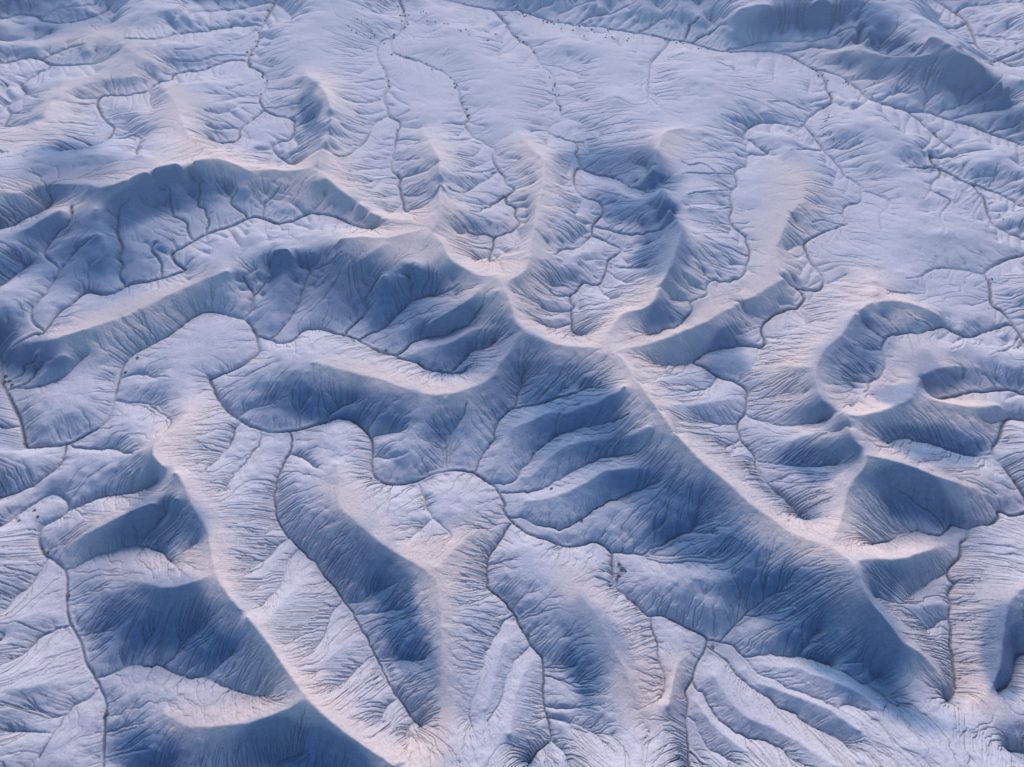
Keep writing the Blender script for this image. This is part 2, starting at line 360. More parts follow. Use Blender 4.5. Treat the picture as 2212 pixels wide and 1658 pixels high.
s 0.45 C1 1200,1190 1350,1200 1550,1210
s 0.5 D1 560,1180 400,1190 240,1230 60,1290
s 0.4 D1 340,880 200,950 40,1000
s 0.5 D1 690,450 760,520 840,590
s 0.5 D1 820,410 900,480 980,560
s 0.5 D1 430,750 560,750 700,760 780,765
s 0.5 D2 720,600 900,640 1050,650 1170,640
s 0.4 A1 600,620 480,720 350,800 180,900
s 0.3 A2 0,880 150,760 300,680 400,650
s 0.3 A2 0,1170 200,1150 400,1080 520,1020
s 0.35 B2 80,560 180,470 270,330 300,270
s 0.35 B2 150,760 260,640 400,480 470,420
s 0.35 B2 280,900 420,760 560,590
s 0.35 B2 460,1060 620,940 740,800
s 0.4 C2 150,880 110,1000 80,1150 30,1300
s 0.4 C2 330,980 260,1100 200,1300 180,1500
s 0.4 D0 1000,640 880,640 780,620
s 0.45 D0 1600,560 1400,620 1250,690 1180,720
s 0.45 D0 1658,590 1500,640 1330,690 1240,740
s 0.45 D0 1658,700 1500,740 1340,770
s 0.4 D0 1658,490 1500,470 1380,540 1250,610 1090,680
'''
GR = (0.010, 0.013)
DTH = 0.0010
RSL, RSAT = 0.60, 80.0
SRC, SCR = 0.15, 0.012
NSTEP, KE, THR, DIFF, NZ = 8, 0.010, 50.0, 0.01, 0.0
NZ0 = 0.24
RTHR, RCUT = 60.0, 1.15
# gentle ground of the washes and terraces: centre and radii in the survey, and how gentle
GENTLE = [(1500,250,650,330,.93),(2150,330,480,330,.93),(2450,480,350,200,.8),(3230,850,230,380,.88),(3500,1000,300,230,.88),
          (750,1300,260,190,.7),(300,1450,170,200,.6),(150,2300,230,500,.5),(2950,700,200,200,.6),(500,150,600,200,.35),(3500,1400,300,150,.5),(1000,350,200,300,.7),(300,380,350,160,.35),(2860,320,280,160,.85),(750,420,120,100,.4)]
# blue-grey shale zones, also painting shade onto dark faces (the rest carries buff silt): centre, radii, turn
SHALE_SHADE = [(1450,1090,480,170,10),(2050,1480,520,210,35),(2650,1950,430,230,40),(3080,2280,330,200,40),(450,760,560,90,-8),(1350,1560,420,110,0),
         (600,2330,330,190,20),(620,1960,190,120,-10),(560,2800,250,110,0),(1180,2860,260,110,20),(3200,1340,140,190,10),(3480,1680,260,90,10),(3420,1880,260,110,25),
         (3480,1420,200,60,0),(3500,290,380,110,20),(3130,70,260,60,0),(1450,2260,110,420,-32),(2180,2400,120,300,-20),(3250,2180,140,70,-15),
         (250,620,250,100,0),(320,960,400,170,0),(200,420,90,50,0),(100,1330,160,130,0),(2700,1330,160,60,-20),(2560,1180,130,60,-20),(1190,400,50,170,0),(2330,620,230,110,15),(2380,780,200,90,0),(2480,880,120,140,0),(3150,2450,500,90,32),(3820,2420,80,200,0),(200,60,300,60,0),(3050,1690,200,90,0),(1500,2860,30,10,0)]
# ---------------------------------------------------------------- survey of the drainage and the divides
# c level base-z : channels, from mouth to head;  r steepness : ridge crests
PW, PH = 3840.0, 2878.0
FOC = PW/2/math.tan(HFOV/2)
CB, SB = math.cos(PITCH), math.sin(PITCH)
def ground(px, py, z):
    """pixel of the photograph -> point of the land at height z"""
    u = (px - PW/2)/FOC; v = (PH/2 - py)/FOC
    dx = u; dy = CB + v*SB; dz = -SB + v*CB
    t = (z - CAM_H)/dz
    return np.stack([dx*t, dy*t], -1)
TX = dict(A=0, B=900, C=1800, D=2840); TY = (0, 900, 1878)
def parse(txt):
    out = []
    for ln in txt.strip().splitlines():
        w = ln.split()
        if w[0] == 'c':
            lev = int(w[1]); i = 2; base = 0.0
            try: base = float(w[2]); i = 3
            except ValueError: pass
        else:
            lev = None; base = tuple(float(q) for q in (w[1]+'>'+w[1]).split('>')[:2]); i = 2
        pts = []
        for t in w[i:]:
            if t[0] in TX: ox, oy = TX[t[0]], TY[int(t[1])]
            else:
                a, b = t.split(','); pts.append((ox + float(a)/1.658, oy + float(b)/1.658))
        out.append((w[0], lev, base, np.array(pts)))
    return out
def densify(p, step, jit):
    """Catmull-Rom through the points, then midpoint-displaced wander"""
    q = np.vstack([2*p[0]-p[1], p, 2*p[-1]-p[-2]]); r = []
    for i in range(1, len(q)-2):
        n = max(2, int(np.hypot(*(q[i+1]-q[i]))/step)); t = (np.arange(n)/n)[:, None]
        r.append(0.5*((2*q[i]) + (q[i+1]-q[i-1])*t + (2*q[i-1]-5*q[i]+4*q[i+1]-q[i+2])*t**2 + (3*q[i]-q[i-1]-3*q[i+1]+q[i+2])*t**3))
    r.append(p[-1:]); r = np.vstack(r)
    if jit > 0 and len(r) > 6:
        d = np.zeros((len(r), 2))
        for wl_, am in ((60, .35), (26, .4), (12, .3)):
            n = max(3, int(len(r)*step/wl_) + 2)
            for k in (0, 1):
                kn = rng.normal(size=n+2); x = np.linspace(0, n-1, len(r)); j = x.astype(int); f = x-j; f = f*f*(3-2*f)
                d[:, k] += am*(kn[j]*(1-f)+kn[j+1]*f)
        w = np.minimum(1, np.arange(len(r))/5.0)*np.minimum(1, np.arange(len(r))[::-1]/4.0)
        r = r + d*jit*w[:, None]
    return r
LN = parse(TRACE)
def gentle_at(px, py):
    g = np.zeros(np.shape(px))
    for cx, cy, rx, ry, k in GENTLE: g = np.maximum(g, k*np.exp(-(((px-cx)/rx)**2 + ((py-cy)/ry)**2)**1.5))
    return g
def smooth1(a, n):
    for _ in range(n):
        b = a.copy(); b[1:-1] = 0.25*a[:-2]+0.5*a[1:-1]+0.25*a[2:]; a = b
    return a
chan = []
allp = np.zeros((0, 3)); allw = np.zeros((0, 2)); alll = np.zeros(0)
trunkw = np.zeros((0, 2)); trunkz = np.zeros(0)
def near(w):
    """distance to, and height of, the nearest trunk channel"""
    dist = np.empty(len(w)); zz = np.empty(len(w))
    for a in range(0, len(w), 256):
        q = ((w[a:a+256, None, :]-trunkw[None])**2).sum(-1)
        k = q.argmin(1); dist[a:a+256] = np.sqrt(q[np.arange(len(k)), k]); zz[a:a+256] = trunkz[k]
    return dist, zz
def rise(d): return RSL*d/(1+d/RSAT)
for want in ((0, 1), (2, 3)):
    if want[0] == 2: trunkw, trunkz = allw.copy(), allp[:, 2].copy()
    for kind, lev, base, p in LN:
        if kind != 'c' or lev not in want: continue
        d = densify(p, 3.0, (2.0, 4.0, 5.0, 4.0)[lev])
        z0 = base
        if len(allp):
            dd = np.hypot(allp[:, 0]-d[0, 0], allp[:, 1]-d[0, 1]); k = int(dd.argmin())
            if dd[k] < 45 and lev > 0: z0 = allp[k, 2]; d = np.vstack([allp[k:k+1, :2] + (d[0]-allp[k, :2])*s for s in (0, .33, .66)] + [d])
            elif lev > 1: z0 = near(ground(d[:1, 0], d[:1, 1], np.full(1, 2.0)))[1][0]
        z = np.full(len(d), z0)
        for it in range(4):
            w = ground(d[:, 0], d[:, 1], z)
            s = np.concatenate([[0], np.cumsum(np.hypot(*np.diff(w, axis=0).T))])
            t = s/max(s[-1], 1e-6)
            if lev < 2:
                z = z0 + GR[lev]*s*(1 + (t > .85)*0)
            else:
                dist, zz = near(w)
                fr = 0.08 + 0.42*t**1.2 + .36*t**5 if lev == 2 else 0.26 + 0.40*t + .2*t**4
                tz = zz + fr*rise(dist)*(1-.6*gentle_at(d[:, 0], d[:, 1]))
                tz = np.where(t < .25, z0 + (tz - z0)*t/.25, tz)
                tz = smooth1(tz, 30); tz[0] = z0
                tz = np.minimum(tz, z0 + .42*s)
                z = 0.5*z + 0.5*np.maximum.accumulate(np.maximum(tz, z0 + .01*s))
        kp = len(w) if lev < 2 else max(4, int(len(w)*(.93 if lev == 2 else .86)))
        chan.append((lev, w[:kp], z[:kp]))
        allp = np.vstack([allp, np.column_stack([d, z])]); allw = np.vstack([allw, w]); alll = np.concatenate([alll, np.full(len(z), lev)])
# small side gullies along the far washes, every one its own short wandering line
tw = np.random.default_rng(77)
base_px = allp.copy(); rpx = np.vstack([densify(q[3], 6.0, 0) for q in LN if q[0] in 'rs'])
for kind, lev, base, p in [q for q in LN if q[0] == 'c' and q[1] < 3]:
    d = densify(p, 3.0, 0); n = len(d)
    for side in (-1, 1):
        i = int(tw.uniform(4, 14))
        while i < n-6:
            x, y = d[i]; tg = d[min(i+4, n-1)]-d[max(i-4, 0)]; tg = tg/max(np.hypot(*tg), 1e-6)
            far_ = (y < 1100 and x > 550) or (x > 2850 and y < 1500) or y < 500
            i += int(tw.uniform(7, 17)*(1 if lev < 2 else 1.4))
            if not far_ or not (0 < x < PW and -20 < y): continue
            nr = np.array([-tg[1], tg[0]])*side + tg*tw.uniform(.1, .7); nr /= np.hypot(*nr)
            L = tw.uniform(35, 120)*(1 if lev < 2 else .6); m = max(4, int(L/9)); q = [np.array([x, y])]; a = math.atan2(nr[1], nr[0])
            for k in range(m):
                a += tw.normal()*.16; c = q[-1] + 9*np.array([math.cos(a), math.sin(a)*.8])
                if k > 1:
                    dd = np.hypot(base_px[:, 0]-c[0], base_px[:, 1]-c[1])
                    if dd.min() < 13 or np.hypot(rpx[:, 0]-c[0], rpx[:, 1]-c[1]).min() < 24: break
                q.append(c)
            if len(q) < 4: continue
            e = densify(np.array(q), 3.0, 1.5)
            kk = int(np.hypot(base_px[:, 0]-x, base_px[:, 1]-y).argmin()); z0 = base_px[kk, 2]
            w = ground(e[:, 0], e[:, 1], np.full(len(e), z0+.5)); sl = np.concatenate([[0], np.cumsum(np.hypot(*np.diff(w, axis=0).T))])
            dist, zz = near(w); zt = zz + .30*rise(dist)*(1-.6*gentle_at(e[:, 0], e[:, 1]))
            z = np.maximum.accumulate(np.maximum(np.minimum(zt, z0+.2*sl), z0+.01*sl)); w = ground(e[:, 0], e[:, 1], z)
            chan.append((4, w, z)); allp = np.vstack([allp, np.column_stack([e, z])]); allw = np.vstack([allw, w])
            base_px = allp
def near_any(w):
    dist = np.empty(len(w)); zz = np.empty(len(w))
    for a in range(0, len(w), 256):
        q = ((w[a:a+256, None, :]-allw[None])**2).sum(-1)
        k = q.argmin(1); dist[a:a+256] = np.sqrt(q[np.arange(len(k)), k]); zz[a:a+256] = allp[k, 2]
    return dist, zz
ridge = []; big = []
for kind, lev, lev_, p in LN:
    if kind not in 'rs': continue
    d = densify(p, 3.0, 1.5); z = np.full(len(d), 6.0); steep = np.interp(np.linspace(0, 1, len(d)), (0, .55, .75, 1), (lev_[0], lev_[0], lev_[1], lev_[1]))
    for it in range(6):
        w = ground(d[:, 0], d[:, 1], z)
        if kind == 's':
            dist, zz = near_any(w); z = smooth1(zz + steep*dist/(1+dist/25), 60); continue
        dist, zz = near(w)
        t = smooth1(zz + steep*rise(dist)*(1-.6*gentle_at(d[:, 0], d[:, 1])), 1500)
        z = 0.5*z + 0.5*t
    e = d[-1]; free_end = 60 < e[0] < PW-60 and 60 < e[1] < PH-60 and all(np.hypot(*(q[3]-e).T).min() > 40 for q in LN if q[0] in 'rs' and q[3] is not p)
    da, za = near_any(w)
    if free_end and kind == 'r':
        n = len(z); tp = np.clip((n-1-np.arange(n))/(0.3*n), 0, 1); tp = .35+.65*tp*tp*(3-2*tp)
        zb = near(w)[1]; z = zb + (z-zb)*tp
    z = smooth1(np.maximum(z, za + 0.10*da), 1500)
    sl = np.concatenate([[0], np.cumsum(np.hypot(*np.diff(w, axis=0).T))])
    for e, ss in ((0, sl), (-1, sl[-1]-sl)):
        best = None
        for w2, z2, _ in ridge:
            dd = np.hypot(w2[:, 0]-w[e, 0], w2[:, 1]-w[e, 1]); k = int(dd.argmin())
            if dd[k] < (5 if kind == 'r' else 1.5) and (best is None or dd[k] < best[0]): best = (dd[k], z2[k])
        if best: z = z + (best[1]-z[e] if kind == 'r' else min(0, best[1]-.4-z[e]))*np.exp(-ss/14.0)
    ridge.append((w, z, da)); big.append(kind == 'r')
# ---------------------------------------------------------------- the land on a conformal (polar) grid: square cells that grow with distance
OY = -50.0
R0, R1, TH = 66.0, 600.0, math.radians(47.0)
MU = 32
NU = int(2*TH/DTH)//MU*MU; DU = 2*TH/NU
NV = (int(math.log(R1/R0)/DU)//MU + 1)*MU
U = (np.arange(NU)+0.5)*DU - TH; V = math.log(R0) + (np.arange(NV)+0.5)*DU
RR = np.exp(V)[:, None]*np.ones((1, NU))
X = RR*np.sin(U)[None, :]; Y = RR*np.cos(U)[None, :] + OY
def cell(w):
    x = w[:, 0]; y = w[:, 1]-OY
    iu = (np.arctan2(x, y)+TH)/DU - 0.5; iv = (0.5*np.log(x*x+y*y)-math.log(R0))/DU - 0.5
    return iu, iv
def resample(w, z):
    iu, iv = cell(w); st = np.maximum(np.abs(np.diff(iu)), np.abs(np.diff(iv)))
    n = np.maximum(1, np.ceil(st*1.6).astype(int)); idx = np.repeat(np.arange(len(n)), n)
    off = np.arange(len(idx)) - np.repeat(np.cumsum(n)-n, n); f = off/n[idx]
    return (iu[idx]*(1-f)+iu[idx+1]*f, iv[idx]*(1-f)+iv[idx+1]*f, z[idx]*(1-f)+z[idx+1]*f)
csum = np.zeros(NU*NV); ccnt = np.zeros(NU*NV); clev = np.full(NU*NV, 9.0)
def stamp(iu, iv, z, s, c, lev=None):
    a = np.round(iu).astype(int); b = np.round(iv).astype(int)
    ok = (a >= 0) & (a < NU) & (b >= 0) & (b < NV)
    k = b[ok]*NU+a[ok]
    np.add.at(s, k, z[ok]); np.add.at(c, k, 1)
    if lev is not None: np.minimum.at(clev, k, lev)
for lev, w, z in chan: stamp(*resample(w, z), csum, ccnt, lev)
rsum = np.zeros(NU*NV); rcnt = np.zeros(NU*NV); crest = np.zeros(NU*NV); csx = np.zeros(NU*NV)
for ri, (w, z, dist) in enumerate(ridge):
    iu, iv, zz = resample(w, z); _, _, dd = resample(w, dist/np.hypot(w[:, 0], w[:, 1]-OY))
    k = dd > 0.008; stamp(iu[k], iv[k], zz[k], rsum, rcnt)
    if big[ri]: stamp(iu[k], iv[k], zz[k], csx, crest)
def grid_noise(per, seed, stretch=1.0):
    g = np.random.default_rng(seed)
    n0 = int(NV/per)+4; n1 = int(NU/(per*stretch))+4
    k = g.normal(size=(n0, n1)); y = np.arange(NV)/per; x = np.arange(NU)/(per*stretch)
    j = y.astype(int); f = (y-j); f = f*f*(3-2*f); a = k[j]*(1-f[:, None])+k[j+1]*f[:, None]
    j = x.astype(int); f = (x-j); f = f*f*(3-2*f); return a[:, j]*(1-f)+a[:, j+1]*f
def down(a): return a.reshape(a.shape[0]//2, 2, a.shape[1]//2, 2).sum((1, 3))
def blur(a, n):
    for _ in range(n):
        P = np.pad(a, 1, mode='edge')
        a = 0.25*a + 0.125*(P[:-2, 1:-1]+P[2:, 1:-1]+P[1:-1, :-2]+P[1:-1, 2:]) + 0.0625*(P[:-2, :-2]+P[2:, 2:]+P[2:, :-2]+P[:-2, 2:])
    return a
BASE = 2.0
def to_px(x, y, z):
    d = y*CB + (CAM_H-z)*SB; d = np.maximum(d, 1); v = (y*SB - (CAM_H-z)*CB)/d
    return PW/2 + FOC*x/d, PH/2 - FOC*v
GEN = gentle_at(*to_px(X, Y, 3.0))
RW = blur((rcnt.reshape(NV//4, 4, NU//4, 4).sum((1, 3)) > 0).astype(float), 90)
RW = np.repeat(np.repeat(RW, 4, 0), 4, 1)
RW = np.clip(RW/np.percentile(RW[rcnt.reshape(NV, NU) > 0], 50), 0, 1)
lv = [(csum.reshape(NV, NU), ccnt.reshape(NV, NU), rsum.reshape(NV, NU), rcnt.reshape(NV, NU), RR, 1-(1-GEN)*(1-.8*RW))]
for _ in range(5):
    c = lv[-1]; lv.append(tuple(down(q) for q in c[:4]) + (down(c[4])/4, down(c[5])/4))
H = None
for L in range(5, -1, -1):
    cs, cc, rs, rc, rr, ge = lv[L]
    m = cc > 0; fx = np.where(m, cs/np.maximum(cc, 1), 0)
    mr = (rc > 0) & ~m; fx = np.where(mr, rs/np.maximum(rc, 1), fx); mask = m | mr
    h2 = (DU*2**L*rr)**2
    if H is None: H = np.where(mask, fx, BASE)
    else: H = np.repeat(np.repeat(H, 2, 0), 2, 1)
    src = SRC*h2*(1-ge); scr = SCR*h2
    for it in range((1500, 800, 400, 160, 80, 50)[5-L]):
        P = np.pad(H, 1, mode='edge')
        N = (P[:-2, 1:-1]+P[2:, 1:-1]+P[1:-1, :-2]+P[1:-1, 2:] + src + scr*BASE)/(4+scr)
        H = np.where(mask, fx, N)
cm = ccnt.reshape(NV, NU) > 0
CL = clev.reshape(NV, NU)
# undulation so that drainage is not perfectly parallel
cellsz = DU*RR
free = 1 - np.clip(blur(cm.astype(float), 12)*6, 0, 1)
rfree = 1 - .85*np.clip(RW*1.2, 0, 1)
H = H + free*rfree*cellsz*(1-.8*GEN)*(1.6*grid_noise(42, 1)+0.9*grid_noise(19, 2)+0.35*grid_noise(8, 3))
H = blur(H, 2)
H0 = H.copy()
# ---------------------------------------------------------------- running water: implicit stream-power incision
def slope_of_(A):
    return np.hypot(np.gradient(A, axis=0)/cellsz, np.gradient(A, axis=1)/cellsz)
IDX = np.arange(NU*NV).reshape(NV, NU)
NB = [(-1, 0, 1.), (1, 0, 1.), (0, -1, 1.), (0, 1, 1.), (-1, -1, 1.41421), (-1, 1, 1.41421), (1, -1, 1.41421), (1, 1, 1.41421)]
RN = 1 + 0.3*np.random.default_rng(3).random((8, NV, NU))
def receivers(H, g):
    best = np.full(H.shape, 1e-9); rec = IDX.copy(); dl = np.ones(H.shape)
    P = np.pad(H, 1, constant_values=1e9)
    for q, (dy, dx, l) in enumerate(NB):
        s = (H - P[1+dy:1+dy+NV, 1+dx:1+dx+NU])/l * RN[q]
        k = s > best
        best = np.where(k, s, best); rec = np.where(k, IDX + dy*NU + dx, rec); dl = np.where(k, l, dl)
    return rec.ravel(), dl.ravel()
def accumulate_tree(rec, w):
    # exact for forests: pointer jumping where each node forwards only once per doubling
    n = len(rec); ids = np.arange(n)
    A = w.astype(float).copy(); p = rec.copy(); live = p != ids
    while live.any():
        ii = np.nonzero(live)[0]
        A = A + np.bincount(p[ii], weights=A[ii], minlength=n)
        live = live & live[p]; p = p[p]
    return A
def step(H, seed, K, m, thr, fixed, diff):
    g = np.random.default_rng(seed)
    rec, dl = receivers(H, g)
    rec[fixed] = np.nonzero(fixed)[0]
    A = accumulate_tree(rec, np.ones(NU*NV))      # in cells, so that rills keep their size in view
    F = K*np.maximum(A-thr, 0)**m/dl
    F[rec == np.arange(NU*NV)] = 0
    hf = H.ravel(); b = F/(1+F); a = hf/(1+F); a[F == 0] = hf[F == 0]; b[F == 0] = 0
    p = rec.copy()
    for _ in range(12):
        a = a + b*a[p]; b = b*b[p]; p = p[p]
        if b.max() < 1e-4: break
    Hn = a.reshape(H.shape)
    if diff > 0:
        P = np.pad(Hn, 1, mode='edge')
        Hn = np.where(cm, Hn, Hn + diff*(P[:-2, 1:-1]+P[2:, 1:-1]+P[1:-1, :-2]+P[1:-1, 2:]-4*Hn))
    return Hn, A
fixed = cm.ravel().copy()
rn = 1.6*grid_noise(11, 10) + grid_noise(6, 11) + .3*grid_noise(3, 12) + .12*np.random.default_rng(13).normal(size=H.shape)
H = H + free*(1-.15*RW)*cellsz*NZ0*rn*np.clip(slope_of_(H0)*3, .15, 1)
for k in range(NSTEP):
    H = H + free*cellsz*NZ*np.random.default_rng(50+k).normal(size=H.shape)
    H, AREA = step(H, 100+k, KE, 0.45, THR, fixed, DIFF)
AREA = AREA.reshape(NV, NU)
SL = np.clip(slope_of_(blur(H0, 6)), 0, .8)
rill = (.35+1.6*SL)*(1-.15*GEN)*np.clip(np.log10(np.maximum(AREA, 1)/(RTHR/(1+9*SL))), 0, 1.3)*(1-cm)*np.clip((SL-.015)/.06, 0, 1)
rill = 0.85*rill + 0.25*blur(rill, 1)
H = H - RCUT*cellsz*rill
# trunk channels are cut a little below the slopes
cut = {0: 1.1, 1: 1.0, 2: 0.85, 3: 0.65, 4: 0.3}
tr = np.zeros((NV, NU))
for l, wd in ((0, 3), (1, 2), (2, 2), (3, 1), (4, 1)):
    t = blur((CL == l).astype(float), wd); tr = np.maximum(tr, np.clip(t/np.percentile(t[CL == l], 40), 0, 1)*cut[l]*0.9)
tr *= np.clip(.85+.25*grid_noise(30, 21), .4, 1.3)*(1-.45*GEN)
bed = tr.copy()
H = H - tr*cellsz*3.0

edge = np.minimum(np.minimum(np.arange(NV), NV-1-np.arange(NV))[:, None], np.minimum(np.arange(NU), NU-1-np.arange(NU))[None, :])
ef = np.clip(edge/45.0, 0, 1); ef = ef*ef*(3-2*ef)
FAR_Z = float(H.min()) - .3
H = H*ef + (FAR_Z-.6)*(1-ef)
# ---------------------------------------------------------------- the land as a mesh
def attr(me, name, arr):
    a = me.attributes.new(name, 'FLOAT', 'POINT'); a.data.foreach_set('value', np.ascontiguousarray(arr, dtype=np.float32).ravel())
def grid_mesh(name, X, Y, Z):
    nv, nu = Z.shape
    me = bpy.data.meshes.new(name); me.vertices.add(nv*nu)
    me.vertices.foreach_set('co', np.stack([X, Y, Z], -1).astype(np.float32).ravel())
    i = np.arange(nv*nu, dtype=np.int32).reshape(nv, nu)
    q = np.stack([i[:-1, :-1], i[:-1, 1:], i[1:, 1:], i[1:, :-1]], -1).reshape(-1)
    n = len(q)//4
    me.loops.add(n*4); me.loops.foreach_set('vertex_index', q)
    me.polygons.add(n); me.polygons.foreach_set('loop_start', np.arange(n, dtype=np.int32)*4)
    me.polygons.foreach_set('use_smooth', np.ones(n, dtype=bool))
    me.update(calc_edges=True)
    return me
def slope_of(A):
    gy = np.gradient(A, axis=0)/cellsz; gx = np.gradient(A, axis=1)/cellsz
    return np.hypot(gx, gy)
steepness = blur(slope_of(blur(H0, 3)), 110)
lap = blur(H0, 10); P = np.pad(lap, 1, mode='edge')
convex = -(P[:-2, 1:-1]+P[2:, 1:-1]+P[1:-1, :-2]+P[1:-1, 2:]-4*lap)/cellsz
convex = blur(convex, 10)
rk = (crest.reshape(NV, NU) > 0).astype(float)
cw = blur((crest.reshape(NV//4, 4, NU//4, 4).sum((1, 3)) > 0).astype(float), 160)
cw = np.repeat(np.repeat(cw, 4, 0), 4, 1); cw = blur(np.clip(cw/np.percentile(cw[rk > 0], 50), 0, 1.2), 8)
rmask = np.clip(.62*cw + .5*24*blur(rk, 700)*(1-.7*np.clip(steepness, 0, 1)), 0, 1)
PXG, PYG = PW/2 + FOC*X/(Y*CB+(CAM_H-H0)*SB), PH/2 - FOC*(Y*SB-(CAM_H-H0)*CB)/(Y*CB+(CAM_H-H0)*SB)
bare_shade = np.zeros((NV, NU))
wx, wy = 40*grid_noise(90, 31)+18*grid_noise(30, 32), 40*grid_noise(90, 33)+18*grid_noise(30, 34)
for cx, cy, rx, ry, an in SHALE_SHADE:
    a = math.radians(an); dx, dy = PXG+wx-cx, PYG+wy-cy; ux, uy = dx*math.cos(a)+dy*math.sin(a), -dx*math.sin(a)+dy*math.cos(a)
    bare_shade = np.maximum(bare_shade, np.exp(-((ux/rx)**2+(uy/ry)**2)**1.5))
me = grid_mesh('badlands_terrain', X, Y, H)
attr(me, 'steep', steepness); attr(me, 'crest', rmask); attr(me, 'convex', convex)
attr(me, 'bare_shade', bare_shade); attr(me, 'wet_shade', np.clip(bed, 0, 1)); attr(me, 'area', np.log10(np.maximum(AREA, 1)))
land = bpy.data.objects.new('ground', me); SC.collection.objects.link(land); land['kind'] = 'structure'
land['label'] = 'blue grey eroded badland hills with pale crests and dark dry channels'

# ---------------------------------------------------------------- material of the land
def newmat(name):
    m = bpy.data.materials.new(name); m.use_nodes = True
    return m, m.node_tree.nodes, m.node_tree.links, m.node_tree.nodes['Principled BSDF']
mt, N, Lk, bs = newmat('shale_and_crust')
bs.inputs['Roughness'].default_value = 0.95
bs.inputs['Specular IOR Level'].default_value = 0.1
def at(n):
    a = N.new('ShaderNodeAttribute'); a.attribute_name = n; return a.outputs['Fac']
def rmp(fac, a, b):
    m = N.new('ShaderNodeMapRange'); m.inputs['From Min'].default_value = a; m.inputs['From Max'].default_value = b
    m.interpolation_type = 'SMOOTHSTEP'; Lk.new(fac, m.inputs['Value']); return m.outputs['Result']
def mth(op, a, b):
    m = N.new('ShaderNodeMath'); m.operation = op
    for i, v in enumerate((a, b)):
        if isinstance(v, (int, float)): m.inputs[i].default_value = v
        else: Lk.new(v, m.inputs[i])
    return m.outputs[0]
def mix(fac, a, b):
    m = N.new('ShaderNodeMix'); m.data_type = 'RGBA'
    if isinstance(fac, (int, float)): m.inputs['Factor'].default_value = fac
    else: Lk.new(fac, m.inputs['Factor'])
    for k, v in (('A', a), ('B', b)):
        s = [i for i in m.inputs if i.name == k and i.type == 'RGBA'][0]
        if isinstance(v, tuple): s.default_value = (*v, 1)
        else: Lk.new(v, s)
    return [o for o in m.outputs if o.type == 'RGBA'][0]
geo = N.new('ShaderNodeNewGeometry')
def dim(c, k):
    m = N.new('ShaderNodeVectorMath'); m.operation = 'SCALE'; Lk.new(c, m.inputs[0]); m.inputs['Scale'].default_value = k; return m.outputs[0]
def noise(scale, det=4, rough=.55):
    n = N.new('ShaderNodeTexNoise'); n.inputs['Scale'].default_value = scale; n.inputs['Detail'].default_value = det
    n.inputs['Roughness'].default_value = rough; Lk.new(geo.outputs['Position'], n.inputs['Vector']); return n.outputs['Fac']
n1 = noise(.05, 5); n2 = noise(.5, 6, .65); n3 = noise(3.0, 4, .7)
# pale silty crust on gentle ground, blue-grey shale where steep and in the zones that paint in shade, a pinkish-tan cap along the crests
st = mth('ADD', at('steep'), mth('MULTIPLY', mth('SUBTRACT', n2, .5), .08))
shale_shade = rmp(mth('ADD', mth('MULTIPLY', st, .6), mth('MULTIPLY', at('bare_shade'), .78)), .35, 1.0)
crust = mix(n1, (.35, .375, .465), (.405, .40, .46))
col = mix(shale_shade, crust, (.08, .155, .275))
cap = mth('MULTIPLY', rmp(mth('ADD', at('crest'), mth('MULTIPLY', mth('SUBTRACT', n2, .5), .35)), .12, .95), mth('SUBTRACT', .85, mth('MULTIPLY', shale_shade, .6)))
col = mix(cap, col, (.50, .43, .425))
col = mix(mth('MULTIPLY', rmp(at('area'), 1.8, 2.8), .5), col, (.13, .14, .17))  # rill floors darkened: part silt, part shade put into the colour
col = mix(mth('MULTIPLY', rmp(at('wet_shade'), .2, .75), .7), col, (.055, .075, .095))  # damp channel beds, with the shade of the cut painted in
grain = mth('MULTIPLY', rmp(n3, .42, .68), .42)
col = mix(grain, col, dim(col, .6))
col = mix(mth('MULTIPLY', rmp(noise(1.3, 5, .7), .50, .72), .32), col, dim(col, .66))
# faint beds that follow the height, and small white salt patches on the bare shale
sep = N.new('ShaderNodeSeparateXYZ'); Lk.new(geo.outputs['Position'], sep.inputs[0])
wob = mth('ADD', mth('MULTIPLY', sep.outputs['Z'], 7.0), mth('MULTIPLY', noise(.12, 3), 5.0))
band = mth('MULTIPLY', rmp(mth('SINE', wob, 0), -.4, 1.0), .035)
col = mix(mth('MULTIPLY', band, shale_shade), col, (.42, .42, .50))
salt = mth('MULTIPLY', mth('MULTIPLY', rmp(noise(2.6, 3, .6), .66, .72), rmp(noise(.14, 2), .55, .68)), shale_shade)
col = mix(mth('MULTIPLY', salt, .7), col, (.62, .64, .72))
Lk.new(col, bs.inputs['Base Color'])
bp = N.new('ShaderNodeBump'); bp.inputs['Strength'].default_value = .55; bp.inputs['Distance'].default_value = .25
Lk.new(noise(3.0, 6, .8), bp.inputs['Height']); Lk.new(bp.outputs['Normal'], bs.inputs['Normal'])
me.materials.append(mt)

# ---------------------------------------------------------------- the plain beyond, out to the horizon
gx = np.sign(np.linspace(-1, 1, 161))*np.abs(np.linspace(-1, 1, 161))**2.2*4000
GX, GY = np.meshgrid(gx, gx); far = FAR_Z + np.zeros_like(GX)
rd = np.hypot(GX, GY); far += np.clip((rd-700)/2500, 0, 1)*(9*np.sin(GX*.004+1.3*np.sin(GY*.003))+6*np.sin(GY*.0061+GX*.002))
mf = grid_mesh('plain', GX, GY, far); mf.materials.append(mt)
for nm in ('steep', 'crest', 'bare_shade', 'wet_shade', 'area', 'convex'): attr(mf, nm, np.zeros(GX.shape))
pl = bpy.data.objects.new('plain', mf); SC.collection.objects.link(pl); pl['kind'] = 'structure'
